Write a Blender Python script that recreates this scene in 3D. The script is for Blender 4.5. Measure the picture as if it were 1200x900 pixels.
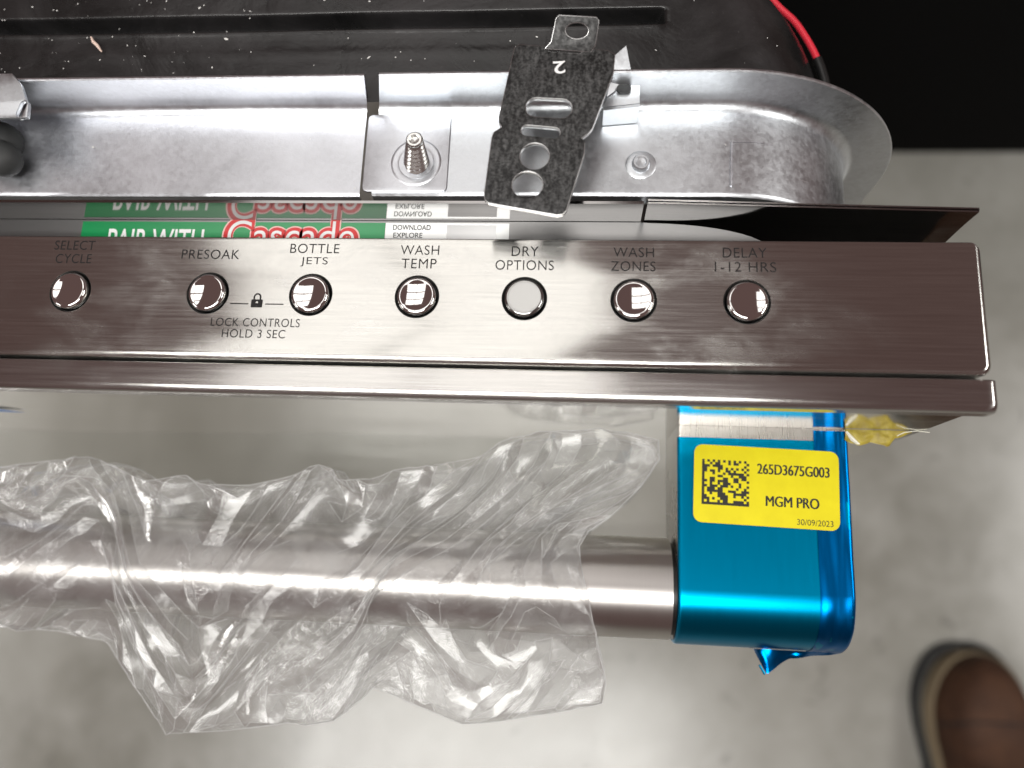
import bpy, bmesh, math, random
from mathutils import Vector, Matrix, noise as mnoise
import numpy as np

# ------------------------------------------------------------------ clear
for o in list(bpy.data.objects):
    bpy.data.objects.remove(o, do_unlink=True)
scene = bpy.context.scene
COL = scene.collection
S = 0.001                       # everything below is measured in millimetres
random.seed(7)
rng = np.random.default_rng(11)
PI = math.pi

# ------------------------------------------------------------------ camera
cam_data = bpy.data.cameras.new('camera')
cam = bpy.data.objects.new('camera', cam_data)
COL.objects.link(cam)
R3 = Matrix(((0.99584216, -0.02339926, 0.088039),
             (0.0422429, 0.9748727, -0.21872072),
             (-0.08070892, 0.22153034, 0.97180779)))
cam.matrix_world = Matrix.Translation(Vector((-101.46, -48.30, 192.31)) * S) @ R3.to_4x4()
cam_data.sensor_width = 36.0
cam_data.lens = 27.0
cam_data.clip_start = 0.01
cam_data.clip_end = 50.0
cam_data.dof.use_dof = True
cam_data.dof.focus_distance = 0.213
cam_data.dof.aperture_fstop = 6.8
scene.camera = cam

# ------------------------------------------------------------------ world
world = bpy.data.worlds.new('World')
scene.world = world
world.use_nodes = True
bg = world.node_tree.nodes['Background']
bg.inputs['Color'].default_value = (1.0, 0.62, 0.57, 1)
bg.inputs['Strength'].default_value = 0.118

# ------------------------------------------------------------------ ceiling lamps of the warehouse, and an added fill
def area_lamp(name, x, y, z, sx, sy, watts, color=(1, 0.985, 0.95)):
    ld = bpy.data.lights.new(name, 'AREA')
    ld.shape = 'RECTANGLE'
    ld.size = sx
    ld.size_y = sy
    ld.energy = watts
    ld.color = color
    lo = bpy.data.objects.new(name, ld)
    lo.location = (x, y, z)
    COL.objects.link(lo)
    return lo

for lx in (-1.06, -0.34):                      # grid of light panels, reflected in the control panel
    for ly in (0.50, 1.20, 1.90):
        area_lamp('ceiling_and_fill_lamp', lx, ly, 2.5, 0.69, 0.61, 2.25)
area_lamp('ceiling_and_fill_lamp', -0.60, -1.10, 2.5, 2.2, 0.85, 85)
area_lamp('ceiling_and_fill_lamp', 2.9, 0.1, 2.4, 0.8, 1.6, 78)
area_lamp('ceiling_and_fill_lamp', -4.4, -0.9, 2.5, 1.2, 1.2, 42)  # fill added at far left to brighten the floor, no fixture known

scene.view_settings.view_transform = 'Standard'
scene.view_settings.look = 'None'
scene.view_settings.exposure = 0.0
scene.view_settings.gamma = 1.0
scene.render.engine = 'CYCLES'
scene.cycles.max_bounces = 16
scene.cycles.transparent_max_bounces = 32
scene.cycles.caustics_reflective = False
scene.cycles.caustics_refractive = False
scene.render.resolution_x = 1024
scene.render.resolution_y = 768

# ------------------------------------------------------------------ materials
def new_mat(name):
    m = bpy.data.materials.new(name)
    m.use_nodes = True
    nt = m.node_tree
    b = nt.nodes['Principled BSDF']
    return m, nt, b

def N(nt, typ, **kw):
    n = nt.nodes.new(typ)
    for k, v in kw.items():
        if k in n.inputs.keys():
            n.inputs[k].default_value = v
        else:
            setattr(n, k, v)
    return n

def coords(nt, scale=(1, 1, 1), rot=(0, 0, 0), kind='Object'):
    tc = N(nt, 'ShaderNodeTexCoord')
    mp = N(nt, 'ShaderNodeMapping')
    mp.inputs['Scale'].default_value = scale
    mp.inputs['Rotation'].default_value = rot
    nt.links.new(tc.outputs[kind], mp.inputs['Vector'])
    return mp.outputs['Vector']

def noise(nt, vec, scale, detail=3, rough=0.5, dist=0.0):
    n = N(nt, 'ShaderNodeTexNoise')
    n.inputs['Scale'].default_value = scale
    n.inputs['Detail'].default_value = detail
    n.inputs['Roughness'].default_value = rough
    n.inputs['Distortion'].default_value = dist
    nt.links.new(vec, n.inputs['Vector'])
    return n.outputs['Fac']

def maprange(nt, val, a, b, c, d, smooth=False):
    n = N(nt, 'ShaderNodeMapRange')
    if smooth:
        n.interpolation_type = 'SMOOTHSTEP'
    for i, v in zip(('From Min', 'From Max', 'To Min', 'To Max'), (a, b, c, d)):
        n.inputs[i].default_value = v
    nt.links.new(val, n.inputs['Value'])
    return n.outputs['Result']

def mixc(nt, fac, c1, c2, blend='MIX'):
    n = N(nt, 'ShaderNodeMix')
    n.data_type = 'RGBA'
    n.blend_type = blend
    for sock, v in ((n.inputs[6], c1), (n.inputs[7], c2)):
        if isinstance(v, tuple):
            sock.default_value = (*v, 1) if len(v) == 3 else v
        else:
            nt.links.new(v, sock)
    if isinstance(fac, float):
        n.inputs[0].default_value = fac
    else:
        nt.links.new(fac, n.inputs[0])
    return n.outputs[2]

def math2(nt, op, a, b=None):
    n = N(nt, 'ShaderNodeMath')
    n.operation = op
    for i, v in enumerate((a, b)):
        if v is None:
            continue
        if isinstance(v, (int, float)):
            n.inputs[i].default_value = v
        else:
            nt.links.new(v, n.inputs[i])
    return n.outputs[0]

def bump(nt, h, strength, dist):
    n = N(nt, 'ShaderNodeBump')
    n.inputs['Strength'].default_value = strength
    n.inputs['Distance'].default_value = dist
    nt.links.new(h, n.inputs['Height'])
    return n.outputs['Normal']

def plain(name, color, rough=0.5, metal=0.0, spec=0.5):
    m, nt, b = new_mat(name)
    b.inputs['Base Color'].default_value = (*color, 1)
    b.inputs['Roughness'].default_value = rough
    b.inputs['Metallic'].default_value = metal
    b.inputs['Specular IOR Level'].default_value = spec
    return m

def brushed(name, color, rough, aniso, smudge=0.0, grain=0.06, axis='x', rot=0.0):
    """brushed stainless: grain runs along axis; smudges are greasy films"""
    m, nt, b = new_mat(name)
    b.inputs['Metallic'].default_value = 1.0
    b.inputs['Anisotropic'].default_value = aniso
    b.inputs['Anisotropic Rotation'].default_value = rot
    tg = N(nt, 'ShaderNodeTangent')
    tg.direction_type = 'UV_MAP'
    tg.uv_map = 'UVMap'
    nt.links.new(tg.outputs[0], b.inputs['Tangent'])
    sc = (30, 3000, 3000) if axis == 'x' else ((3600, 40, 40) if axis == 'c' else (5200, 40, 5200))
    v = coords(nt, sc)
    g = noise(nt, v, 1.0, 4, 0.65)
    v2 = coords(nt, (45, 1300, 1300) if axis == 'x' else ((2200, 90, 90) if axis == 'c' else (2200, 90, 2200)))
    g2 = noise(nt, v2, 1.0, 3, 0.6)
    gm = math2(nt, 'ADD', math2(nt, 'MULTIPLY', g, 0.6), math2(nt, 'MULTIPLY', g2, 0.4))
    r = maprange(nt, gm, 0.3, 0.7, rough - grain, rough + grain)
    c = mixc(nt, maprange(nt, gm, 0.3, 0.7, 0, 1), tuple(x * (0.84 if axis == 'x' else 0.975) for x in color), tuple(min(1, x * (1.06 if axis == 'x' else 1.02)) for x in color))
    if smudge > 0:
        vs = coords(nt, (1, 1.6, 1))
        s1 = noise(nt, vs, 38, 5, 0.62, 0.35)
        s2 = noise(nt, vs, 11, 2, 0.5, 0.4)
        sm = math2(nt, 'MULTIPLY', maprange(nt, s1, 0.46, 0.68, 0, 1, True), maprange(nt, s2, 0.42, 0.6, 0, 1, True))
        r = math2(nt, 'ADD', r, math2(nt, 'MULTIPLY', sm, smudge))
        c = mixc(nt, math2(nt, 'MULTIPLY', sm, 0.22), c, (0.5, 0.49, 0.48))
    nt.links.new(r, b.inputs['Roughness'])
    nt.links.new(c, b.inputs['Base Color'])
    nt.links.new(bump(nt, gm, 0.08 if axis == 'x' else 0.006, 0.00002), b.inputs['Normal'])
    return m

M = {}
M['panel'] = brushed('brushed_stainless', (0.66, 0.655, 0.625), 0.185, 0.9, smudge=0.10, grain=0.045, rot=0.25)
M['trim'] = brushed('brushed_stainless_trim', (0.63, 0.62, 0.60), 0.21, 0.85, smudge=0.06, grain=0.03, rot=0.25)
M['bar'] = brushed('turned_stainless', (0.60, 0.58, 0.56), 0.36, 0.6, axis='c', grain=0.015, rot=0.25)
M['bracket'] = brushed('bracket_stainless', (0.60, 0.58, 0.55), 0.28, 0.6, axis='c', grain=0.02)
M['blue'] = brushed('blue_film', (0.0, 0.25, 0.46), 0.33, 0.5, axis='c', grain=0.015)
M['blue_dark'] = brushed('doubled_blue_film', (0.0, 0.14, 0.42), 0.30, 0.2, axis='c', grain=0.015)
M['blue_bit'] = plain('blue_film_scrap', (0.03, 0.20, 0.62), 0.3)

# mirror finish door face
m, nt, b = new_mat('polished_stainless')
b.inputs['Metallic'].default_value = 1
v = coords(nt, (1, 1, 1))
w = noise(nt, v, 9, 2, 0.5)
g = noise(nt, coords(nt, (8, 8, 300)), 1.0, 3)
nt.links.new(maprange(nt, g, 0.3, 0.7, 0.09, 0.15), b.inputs['Roughness'])
b.inputs['Base Color'].default_value = (0.82, 0.81, 0.77, 1)
nt.links.new(bump(nt, w, 0.25, 0.004), b.inputs['Normal'])
M['door'] = m

# clear protective film on the door face
m, nt, b = new_mat('clear_film')
tr = N(nt, 'ShaderNodeBsdfTransparent')
tr.inputs[0].default_value = (0.975, 0.98, 0.975, 1)
gl = N(nt, 'ShaderNodeBsdfDiffuse')
gl.inputs[0].default_value = (0.6, 0.61, 0.6, 1)
mx = N(nt, 'ShaderNodeMixShader')
mx.inputs[0].default_value = 0.03
nt.links.new(tr.outputs[0], mx.inputs[1]); nt.links.new(gl.outputs[0], mx.inputs[2])
nt.links.new(mx.outputs[0], nt.nodes['Material Output'].inputs[0])
M['film'] = m

def galvanized(name, base, rlo, rhi, blotch=1.0):
    m, nt, b = new_mat(name)
    b.inputs['Metallic'].default_value = 1
    v = coords(nt)
    vo = N(nt, 'ShaderNodeTexVoronoi')
    vo.inputs['Scale'].default_value = 900
    nt.links.new(v, vo.inputs['Vector'])
    sp = N(nt, 'ShaderNodeSeparateColor')
    nt.links.new(vo.outputs['Color'], sp.inputs[0])
    big = noise(nt, v, 26, 4, 0.6, 0.5)
    fine = noise(nt, v, 480, 4, 0.7)
    fine2 = noise(nt, v, 1500, 2, 0.6)
    k = math2(nt, 'ADD', math2(nt, 'MULTIPLY', sp.outputs[0], 0.25), math2(nt, 'MULTIPLY', fine, 0.75))
    lo = tuple(x * (1 - 0.34 * blotch) for x in base)
    c = mixc(nt, maprange(nt, k, 0.25, 0.7, 0, 1), lo, base)
    c = mixc(nt, maprange(nt, big, 0.40, 0.72, 0.0, 0.9), c, tuple(min(1, x * 1.15) for x in base))
    # white rubbed scratches
    sv = noise(nt, coords(nt, (40, 700, 40), (0, 0, 0.5)), 1.0, 3, 0.6)
    sc = maprange(nt, sv, 0.70, 0.76, 0, 0.8, True)
    c = mixc(nt, sc, c, (0.86, 0.88, 0.9))
    nt.links.new(c, b.inputs['Base Color'])
    r = maprange(nt, math2(nt, 'ADD', math2(nt, 'MULTIPLY', big, 0.5), math2(nt, 'MULTIPLY', k, 0.5)), 0.3, 0.65, rlo, rhi)
    nt.links.new(r, b.inputs['Roughness'])
    h = math2(nt, 'ADD', fine, math2(nt, 'MULTIPLY', fine2, 0.5))
    nt.links.new(bump(nt, h, 0.13, 0.00025), b.inputs['Normal'])
    return m

M['galv'] = galvanized('galvanized_steel', (0.72, 0.75, 0.78), 0.30, 0.44, 0.65)
M['galv2'] = galvanized('galvanized_plate', (0.74, 0.76, 0.80), 0.32, 0.44, 0.45)

# stamped plate: dark reflection put into the face colour, bare sheared edges
m, nt, b = new_mat('steel_dark_reflection')
v = coords(nt)
f1 = noise(nt, v, 1300, 3, 0.7)
f2 = noise(nt, coords(nt, (900, 300, 900)), 1.0, 2)
k = math2(nt, 'ADD', math2(nt, 'MULTIPLY', f1, 0.6), math2(nt, 'MULTIPLY', f2, 0.4))
nt.links.new(mixc(nt, maprange(nt, k, 0.42, 0.68, 0, 1), (0.010, 0.010, 0.010), (0.11, 0.11, 0.11)), b.inputs['Base Color'])
b.inputs['Metallic'].default_value = 0.3
b.inputs['Roughness'].default_value = 0.5
M['dark'] = m
M['edge'] = plain('sheared_steel_edge', (0.62, 0.62, 0.62), 0.3, 1.0)
M['liner'] = brushed('liner_stainless', (0.34, 0.33, 0.325), 0.10, 0.3, grain=0.03)
M['tray'] = plain('liner_tray_stainless', (0.16, 0.16, 0.16), 0.30, 0.8)
M['chrome'] = plain('chrome', (0.86, 0.85, 0.84), 0.035, 1.0)
M['hole'] = plain('black_plastic', (0.006, 0.006, 0.006), 0.4)
M['print'] = plain('grey_print', (0.012, 0.011, 0.011), 0.5, 0.0, 0.3)
M['ink'] = plain('black_ink', (0.010, 0.009, 0.006), 0.6)
M['white'] = plain('white_print', (0.82, 0.82, 0.82), 0.4)
M['green'] = plain('green_print', (0.0, 0.23, 0.065), 0.28)
M['red'] = plain('red_print', (0.55, 0.01, 0.012), 0.3)
M['pale'] = plain('pale_pink_print', (0.85, 0.55, 0.52), 0.35)
M['silver'] = plain('silver_sticker', (0.45, 0.46, 0.46), 0.3, 0.7)
M['wire'] = plain('red_wire', (0.62, 0.03, 0.05), 0.3)
M['rubber'] = plain('grey_rubber', (0.035, 0.037, 0.037), 0.6)
M['doorcore'] = plain('dark_door_core', (0.03, 0.03, 0.03), 0.6)
M['lint'] = plain('white_lint', (0.75, 0.74, 0.72), 0.8)
M['fibre'] = plain('tan_fibre', (0.72, 0.55, 0.47), 0.7)

# yellow paper label, faint mottling
m, nt, b = new_mat('yellow_label')
k = noise(nt, coords(nt), 120, 4, 0.6)
nt.links.new(mixc(nt, maprange(nt, k, 0.3, 0.7, 0, 1), (0.70, 0.60, 0.0), (0.78, 0.68, 0.003)), b.inputs['Base Color'])
b.inputs['Roughness'].default_value = 0.38
M['yellow'] = m

# tan yellow masking tape
m, nt, b = new_mat('masking_tape')
k = noise(nt, coords(nt), 420, 4, 0.65)
nt.links.new(mixc(nt, maprange(nt, k, 0.3, 0.7, 0, 1), (0.25, 0.18, 0.015), (0.45, 0.36, 0.05)), b.inputs['Base Color'])
b.inputs['Roughness'].default_value = 0.5
b.inputs['Subsurface Weight'].default_value = 0.0
nt.links.new(bump(nt, k, 0.5, 0.0006), b.inputs['Normal'])
M['tape'] = m
M['tape_edge'] = plain('tape_backing', (0.85, 0.84, 0.72), 0.5)

# black damping mat, dusty
m, nt, b = new_mat('black_bitumen_mat')
v = coords(nt)
a1 = noise(nt, v, 30, 5, 0.65, 0.6)
a2 = noise(nt, v, 700, 3, 0.6)
dust = maprange(nt, a2, 0.68, 0.76, 0, 0.22, True)
c = mixc(nt, maprange(nt, a1, 0.35, 0.75, 0, 1), (0.008, 0.008, 0.008), (0.030, 0.028, 0.029))
c = mixc(nt, dust, c, (0.16, 0.15, 0.15))
nt.links.new(c, b.inputs['Base Color'])
nt.links.new(maprange(nt, a1, 0.3, 0.7, 0.22, 0.40), b.inputs['Roughness'])
nt.links.new(bump(nt, math2(nt, 'ADD', a1, math2(nt, 'MULTIPLY', a2, 0.05)), 0.3, 0.002), b.inputs['Normal'])
M['mat'] = m

# sealed concrete floor
m, nt, b = new_mat('sealed_concrete')
v = coords(nt)
c1 = noise(nt, v, 2.2, 6, 0.6, 0.5)
c2 = noise(nt, v, 11, 6, 0.65, 0.3)
c3 = noise(nt, v, 26, 3, 0.5, 0.8)
base = mixc(nt, maprange(nt, c1, 0.36, 0.64, 0, 1), (0.20, 0.195, 0.170), (0.33, 0.325, 0.295))
base = mixc(nt, maprange(nt, c2, 0.40, 0.70, 0, 0.5), base, (0.36, 0.355, 0.33))
base = mixc(nt, maprange(nt, c3, 0.62, 0.76, 0, 0.5, True), base, (0.10, 0.095, 0.085))
nt.links.new(base, b.inputs['Base Color'])
nt.links.new(maprange(nt, c2, 0.3, 0.7, 0.18, 0.27), b.inputs['Roughness'])
b.inputs['Specular IOR Level'].default_value = 0.6
nt.links.new(bump(nt, c2, 0.1, 0.003), b.inputs['Normal'])
M['floor'] = m
M['blackbox'] = plain('matte_black', (0.004, 0.004, 0.004), 0.9, 0.0, 0.1)

# brown leather
m, nt, b = new_mat('brown_leather')
k = noise(nt, coords(nt), 28, 5, 0.6)
k2 = noise(nt, coords(nt), 500, 3, 0.6)
nt.links.new(mixc(nt, maprange(nt, k, 0.3, 0.7, 0, 1), (0.034, 0.014, 0.007), (0.075, 0.033, 0.016)), b.inputs['Base Color'])
b.inputs['Roughness'].default_value = 0.72
b.inputs['Specular IOR Level'].default_value = 0.3
nt.links.new(bump(nt, k2, 0.2, 0.0006), b.inputs['Normal'])
M['leather'] = m
M['sole'] = plain('tan_rubber_sole', (0.20, 0.155, 0.095), 0.75)
M['outsole_and_shadow'] = plain('black_outsole_and_shadow', (0.01, 0.01, 0.01), 0.8)

# thin clear polythene
m, nt, b = new_mat('clear_polythene')
out = nt.nodes['Material Output']
tr = N(nt, 'ShaderNodeBsdfTransparent')
tr.inputs[0].default_value = (0.965, 0.968, 0.965, 1)
gl = N(nt, 'ShaderNodeBsdfGlossy')
gl.inputs['Color'].default_value = (1, 1, 1, 1)
gl.inputs['Roughness'].default_value = 0.18
df = N(nt, 'ShaderNodeBsdfDiffuse')
df.inputs['Color'].default_value = (0.86, 0.86, 0.86, 1)
tl = N(nt, 'ShaderNodeBsdfTranslucent')
tl.inputs['Color'].default_value = (0.80, 0.80, 0.80, 1)
md = N(nt, 'ShaderNodeMixShader')
md.inputs[0].default_value = 0.45
nt.links.new(df.outputs[0], md.inputs[1]); nt.links.new(tl.outputs[0], md.inputs[2])
fr = N(nt, 'ShaderNodeFresnel')
fr.inputs['IOR'].default_value = 1.5
cr = noise(nt, coords(nt), 260, 4, 0.65, 1.0)
cr2 = noise(nt, coords(nt), 60, 3, 0.6, 1.5)
hz = maprange(nt, cr2, 0.35, 0.7, 0.12, 0.30)
m1 = N(nt, 'ShaderNodeMixShader')
nt.links.new(hz, m1.inputs[0])
nt.links.new(tr.outputs[0], m1.inputs[1]); nt.links.new(md.outputs[0], m1.inputs[2])
m2 = N(nt, 'ShaderNodeMixShader')
nt.links.new(math2(nt, 'MINIMUM', math2(nt, 'MULTIPLY', fr.outputs[0], 1.05), 0.26), m2.inputs[0])
nt.links.new(m1.outputs[0], m2.inputs[1]); nt.links.new(gl.outputs[0], m2.inputs[2])
crm = math2(nt, 'MULTIPLY', cr, maprange(nt, noise(nt, coords(nt), 28, 1, 0.5), 0.48, 0.62, 0.03, 0.34, True))
bn = bump(nt, math2(nt, 'ADD', math2(nt, 'MULTIPLY', cr2, 0.15), crm), 0.5, 0.003)
nt.links.new(bn, gl.inputs['Normal'])
nt.links.new(bn, fr.inputs['Normal'])
nt.links.new(m2.outputs[0], out.inputs[0])
M['bag'] = m
m, nt, b = new_mat('creased_polythene')
tr = N(nt, 'ShaderNodeBsdfTransparent')
tr.inputs[0].default_value = (0.97, 0.97, 0.97, 1)
df = N(nt, 'ShaderNodeBsdfDiffuse'); df.inputs[0].default_value = (0.92, 0.92, 0.92, 1)
gl = N(nt, 'ShaderNodeBsdfGlossy'); gl.inputs['Roughness'].default_value = 0.25
ma = N(nt, 'ShaderNodeMixShader'); ma.inputs[0].default_value = 0.25
nt.links.new(df.outputs[0], ma.inputs[1]); nt.links.new(gl.outputs[0], ma.inputs[2])
mx = N(nt, 'ShaderNodeMixShader'); mx.inputs[0].default_value = 0.55
nt.links.new(tr.outputs[0], mx.inputs[1]); nt.links.new(ma.outputs[0], mx.inputs[2])
nt.links.new(mx.outputs[0], nt.nodes['Material Output'].inputs[0])
M['crease'] = m

# ------------------------------------------------------------------ mesh helpers
class MB:
    """collects vertices (mm) and faces, links them as one mesh object"""
    def __init__(self):
        self.v = []; self.f = []; self.mi = []
    def add(self, verts, faces, mi=0):
        o = len(self.v)
        self.v += [tuple(p) for p in verts]
        self.f += [tuple(i + o for i in q) for q in faces]
        self.mi += [mi] * len(faces)
    def box(self, x0, x1, y0, y1, z0, z1, mi=0):
        self.add([(x0, y0, z0), (x1, y0, z0), (x1, y1, z0), (x0, y1, z0), (x0, y0, z1), (x1, y0, z1), (x1, y1, z1), (x0, y1, z1)],
                 [(3, 2, 1, 0), (4, 5, 6, 7), (0, 1, 5, 4), (1, 2, 6, 5), (2, 3, 7, 6), (3, 0, 4, 7)], mi)
    def grid(self, rows, closed_u=False, closed_v=False, mi=0):
        """rows: list of lists of points"""
        nr, nc = len(rows), len(rows[0])
        vs = [p for r in rows for p in r]
        fs = []
        for i in range(nr - (0 if closed_v else 1)):
            for j in range(nc - (0 if closed_u else 1)):
                a = i * nc + j; b2 = i * nc + (j + 1) % nc
                c = ((i + 1) % nr) * nc + (j + 1) % nc; d = ((i + 1) % nr) * nc + j
                fs.append((a, b2, c, d))
        self.add(vs, fs, mi)
    def prism(self, poly, z0, z1, mi=0, side=None):
        n = len(poly)
        side = mi if side is None else side
        zt = z1 if callable(z1) else (lambda x, y: z1)
        zb = z0 if callable(z0) else (lambda x, y: z0)
        vs = [(x, y, zb(x, y)) for x, y in poly] + [(x, y, zt(x, y)) for x, y in poly]
        self.add(vs, [tuple(range(n - 1, -1, -1)), tuple(range(n, 2 * n))], mi)
        self.add(vs, [(i, (i + 1) % n, n + (i + 1) % n, n + i) for i in range(n)], side)
    def tube(self, pts, r, seg=12, cap=True, mi=0):
        pts = [Vector(p) for p in pts]
        rr = r if isinstance(r, (list, tuple)) else [r] * len(pts)
        rows = []
        up = None
        for i, p in enumerate(pts):
            t = (pts[min(i + 1, len(pts) - 1)] - pts[max(i - 1, 0)]).normalized()
            if up is None:
                up = Vector((0, 0, 1)) if abs(t.z) < 0.9 else Vector((1, 0, 0))
            a = t.cross(up).normalized(); up = a.cross(t).normalized()
            rows.append([tuple(p + (a * math.cos(2 * PI * k / seg) + up * math.sin(2 * PI * k / seg)) * rr[i]) for k in range(seg)])
        self.grid(rows, closed_u=True, mi=mi)
        if cap:
            self.add(rows[0], [tuple(range(seg))], mi)
            self.add(rows[-1], [tuple(range(seg - 1, -1, -1))], mi)
    def lathe(self, prof, cx, cy, z0, seg=48, mi=0):
        rows = [[(cx + r * math.cos(2 * PI * k / seg), cy + r * math.sin(2 * PI * k / seg), z0 + z) for k in range(seg)] for r, z in prof]
        self.grid(rows, closed_u=True, mi=mi)
    def build(self, name, mats, parent=None, sharp=35, recalc=True, uv=None):
        me = bpy.data.meshes.new(name)
        me.from_pydata([(x * S, y * S, z * S) for x, y, z in self.v], [], self.f)
        if not isinstance(mats, (list, tuple)):
            mats = [mats]
        for mm in mats:
            me.materials.append(mm)
        me.polygons.foreach_set('material_index', self.mi)
        return finish(me, name, parent, sharp, recalc, uv)

def finish(me, name, parent, sharp=35, recalc=True, uv=None):
    bm = bmesh.new(); bm.from_mesh(me)
    bmesh.ops.remove_doubles(bm, verts=bm.verts, dist=1e-7)
    if recalc:
        bmesh.ops.recalc_face_normals(bm, faces=bm.faces)
    bm.to_mesh(me); bm.free()
    me.update()
    if sharp:
        me.polygons.foreach_set('use_smooth', [True] * len(me.polygons))
        me.set_sharp_from_angle(angle=math.radians(sharp))
    uvl = me.uv_layers.get('UVMap') or me.uv_layers.new(name='UVMap')
    co = np.empty(len(me.vertices) * 3); me.vertices.foreach_get('co', co); co = co.reshape(-1, 3)
    li = np.empty(len(me.loops), dtype=np.int64); me.loops.foreach_get('vertex_index', li)
    p = co[li]
    if uv is None:
        q = np.stack([p[:, 0], p[:, 1] - p[:, 2]], 1)
    else:
        q = uv(p)
    uvl.data.foreach_set('uv', q.ravel().astype(np.float32))
    o = bpy.data.objects.new(name, me)
    COL.objects.link(o)
    if parent is not None:
        o.parent = parent
        o.matrix_parent_inverse = WORLD[parent.name].inverted()
    WORLD[o.name] = Matrix.Identity(4)
    return o

WORLD = {}
def empty(name, loc):
    e = bpy.data.objects.new(name, None)
    e.location = Vector(loc) * S
    e.empty_display_size = 0.05
    COL.objects.link(e)
    WORLD[e.name] = Matrix.Translation(Vector(loc) * S)
    return e

def tag(o, label, cat=None, group=None, kind=None):
    o['label'] = label
    if cat: o['category'] = cat
    if group: o['group'] = group
    if kind: o['kind'] = kind
    return o

def curve_shape(loops, extrude, bevel=0.0, res=2):
    """filled 2-D loops (outer first, then holes), in mm, as a mesh centred on z = 0"""
    cu = bpy.data.curves.new('shape', 'CURVE')
    cu.dimensions = '2D'; cu.fill_mode = 'BOTH'
    cu.extrude = extrude * S; cu.bevel_depth = bevel * S; cu.bevel_resolution = res; cu.offset = -bevel * S
    for lp in loops:
        sp = cu.splines.new('POLY'); sp.points.add(len(lp) - 1); sp.use_cyclic_u = True
        for pt, (x, y) in zip(sp.points, lp):
            pt.co = (x * S, y * S, 0, 1)
    ob = bpy.data.objects.new('shape', cu); COL.objects.link(ob)
    dg = bpy.context.evaluated_depsgraph_get()
    me = bpy.data.meshes.new_from_object(ob.evaluated_get(dg))
    bpy.data.objects.remove(ob); bpy.data.curves.remove(cu)
    return me

def text_mesh(body, offset=0.0, spacing=1.0):
    cu = bpy.data.curves.new('txt', 'FONT')
    cu.body = body; cu.size = 1.0; cu.offset = offset; cu.align_x = 'LEFT'; cu.space_character = spacing
    cu.fill_mode = 'FRONT'
    ob = bpy.data.objects.new('txt', cu); COL.objects.link(ob)
    dg = bpy.context.evaluated_depsgraph_get()
    me = bpy.data.meshes.new_from_object(ob.evaluated_get(dg))
    bpy.data.objects.remove(ob); bpy.data.curves.remove(cu)
    return me

def lettering(name, body, cx, cy, z, width, cap, mat, parent, rot=0.0, offset=0.0, spacing=1.0, bold=0.0):
    me = text_mesh(body, offset, spacing)
    if bold:
        bm = bmesh.new(); bm.from_mesh(me)
        g = bm.verts[:] + bm.edges[:] + bm.faces[:]
        for k in (-1, -0.5, 0.5, 1):
            d = bmesh.ops.duplicate(bm, geom=g)
            for e in d['geom']:
                if isinstance(e, bmesh.types.BMVert): e.co.x += bold * k; e.co.z += 0.003 * (k + 2)
        bm.to_mesh(me); bm.free()
    co = np.array([v.co[:] for v in me.vertices])
    mn, mxx = co.min(0), co.max(0)
    c = (mn + mxx) / 2
    sx = width / (mxx[0] - mn[0]); sy = cap / (mxx[1] - mn[1])
    x = (co[:, 0] - c[0]) * sx; y = (co[:, 1] - c[1]) * sy
    cr, sr = math.cos(rot), math.sin(rot)
    for v, a, bb in zip(me.vertices, x, y):
        v.co = ((cx + a * cr - bb * sr) * S, (cy + a * sr + bb * cr) * S, (z + v.co.z) * S)
    me.materials.clear(); me.materials.append(mat)
    return finish(me, name, parent, sharp=None, recalc=False)

def arc(cx, cy, r, a0, a1, n=8):
    return [(cx + r * math.cos(math.radians(a0 + (a1 - a0) * i / n)), cy + r * math.sin(math.radians(a0 + (a1 - a0) * i / n))) for i in range(n + 1)]

def rrect(x0, x1, y0, y1, r, n=6):
    return (arc(x1 - r, y0 + r, r, -90, 0, n) + arc(x1 - r, y1 - r, r, 0, 90, n) + arc(x0 + r, y1 - r, r, 90, 180, n) + arc(x0 + r, y0 + r, r, 180, 270, n))

def ell(cx, cy, a, b2, rot=0.0, n=28):
    c, s = math.cos(rot), math.sin(rot)
    return [(cx + a * math.cos(t) * c - b2 * math.sin(t) * s, cy + a * math.cos(t) * s + b2 * math.sin(t) * c) for t in [2 * PI * k / n for k in range(n)]]

def oblong(cx, cy, L, H, rot=0.0):
    r = H / 2; d = L / 2 - r
    p = arc(d, 0, r, -90, 90, 8) + arc(-d, 0, r, 90, 270, 8)
    c, s = math.cos(rot), math.sin(rot)
    return [(cx + x * c - y * s, cy + x * s + y * c) for x, y in p]

XL = -598.0                    # left end of the appliance (outside the picture)
ZF = -870.0                    # floor

# ------------------------------------------------------------------ the setting: floor
mb = MB()
mb.add([(-6000, -6000, ZF), (6000, -6000, ZF), (6000, 6000, ZF), (-6000, 6000, ZF)], [(0, 1, 2, 3)])
fl = mb.build('floor', M['floor'], sharp=None, recalc=False)
fl['kind'] = 'structure'
fl['label'] = 'blotchy grey concrete floor'

# black cabinet standing behind
poly = rrect(60, 1500, 549, 1150, 6, 3)
me = curve_shape([poly], 260, 3, 2)
for vtx in me.vertices: vtx.co.z += (ZF + 266) * S
me.materials.append(M['blackbox'])
cab = finish(me, 'black_cabinet', None)
tag(cab, 'matte black cabinet standing on the floor behind the dishwasher', 'cabinet')

# ------------------------------------------------------------------ the dishwasher
dw = empty('dishwasher', (-299, 200, ZF))
tag(dw, 'stainless steel dishwasher seen from above with its control panel and handle', 'dishwasher')

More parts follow.
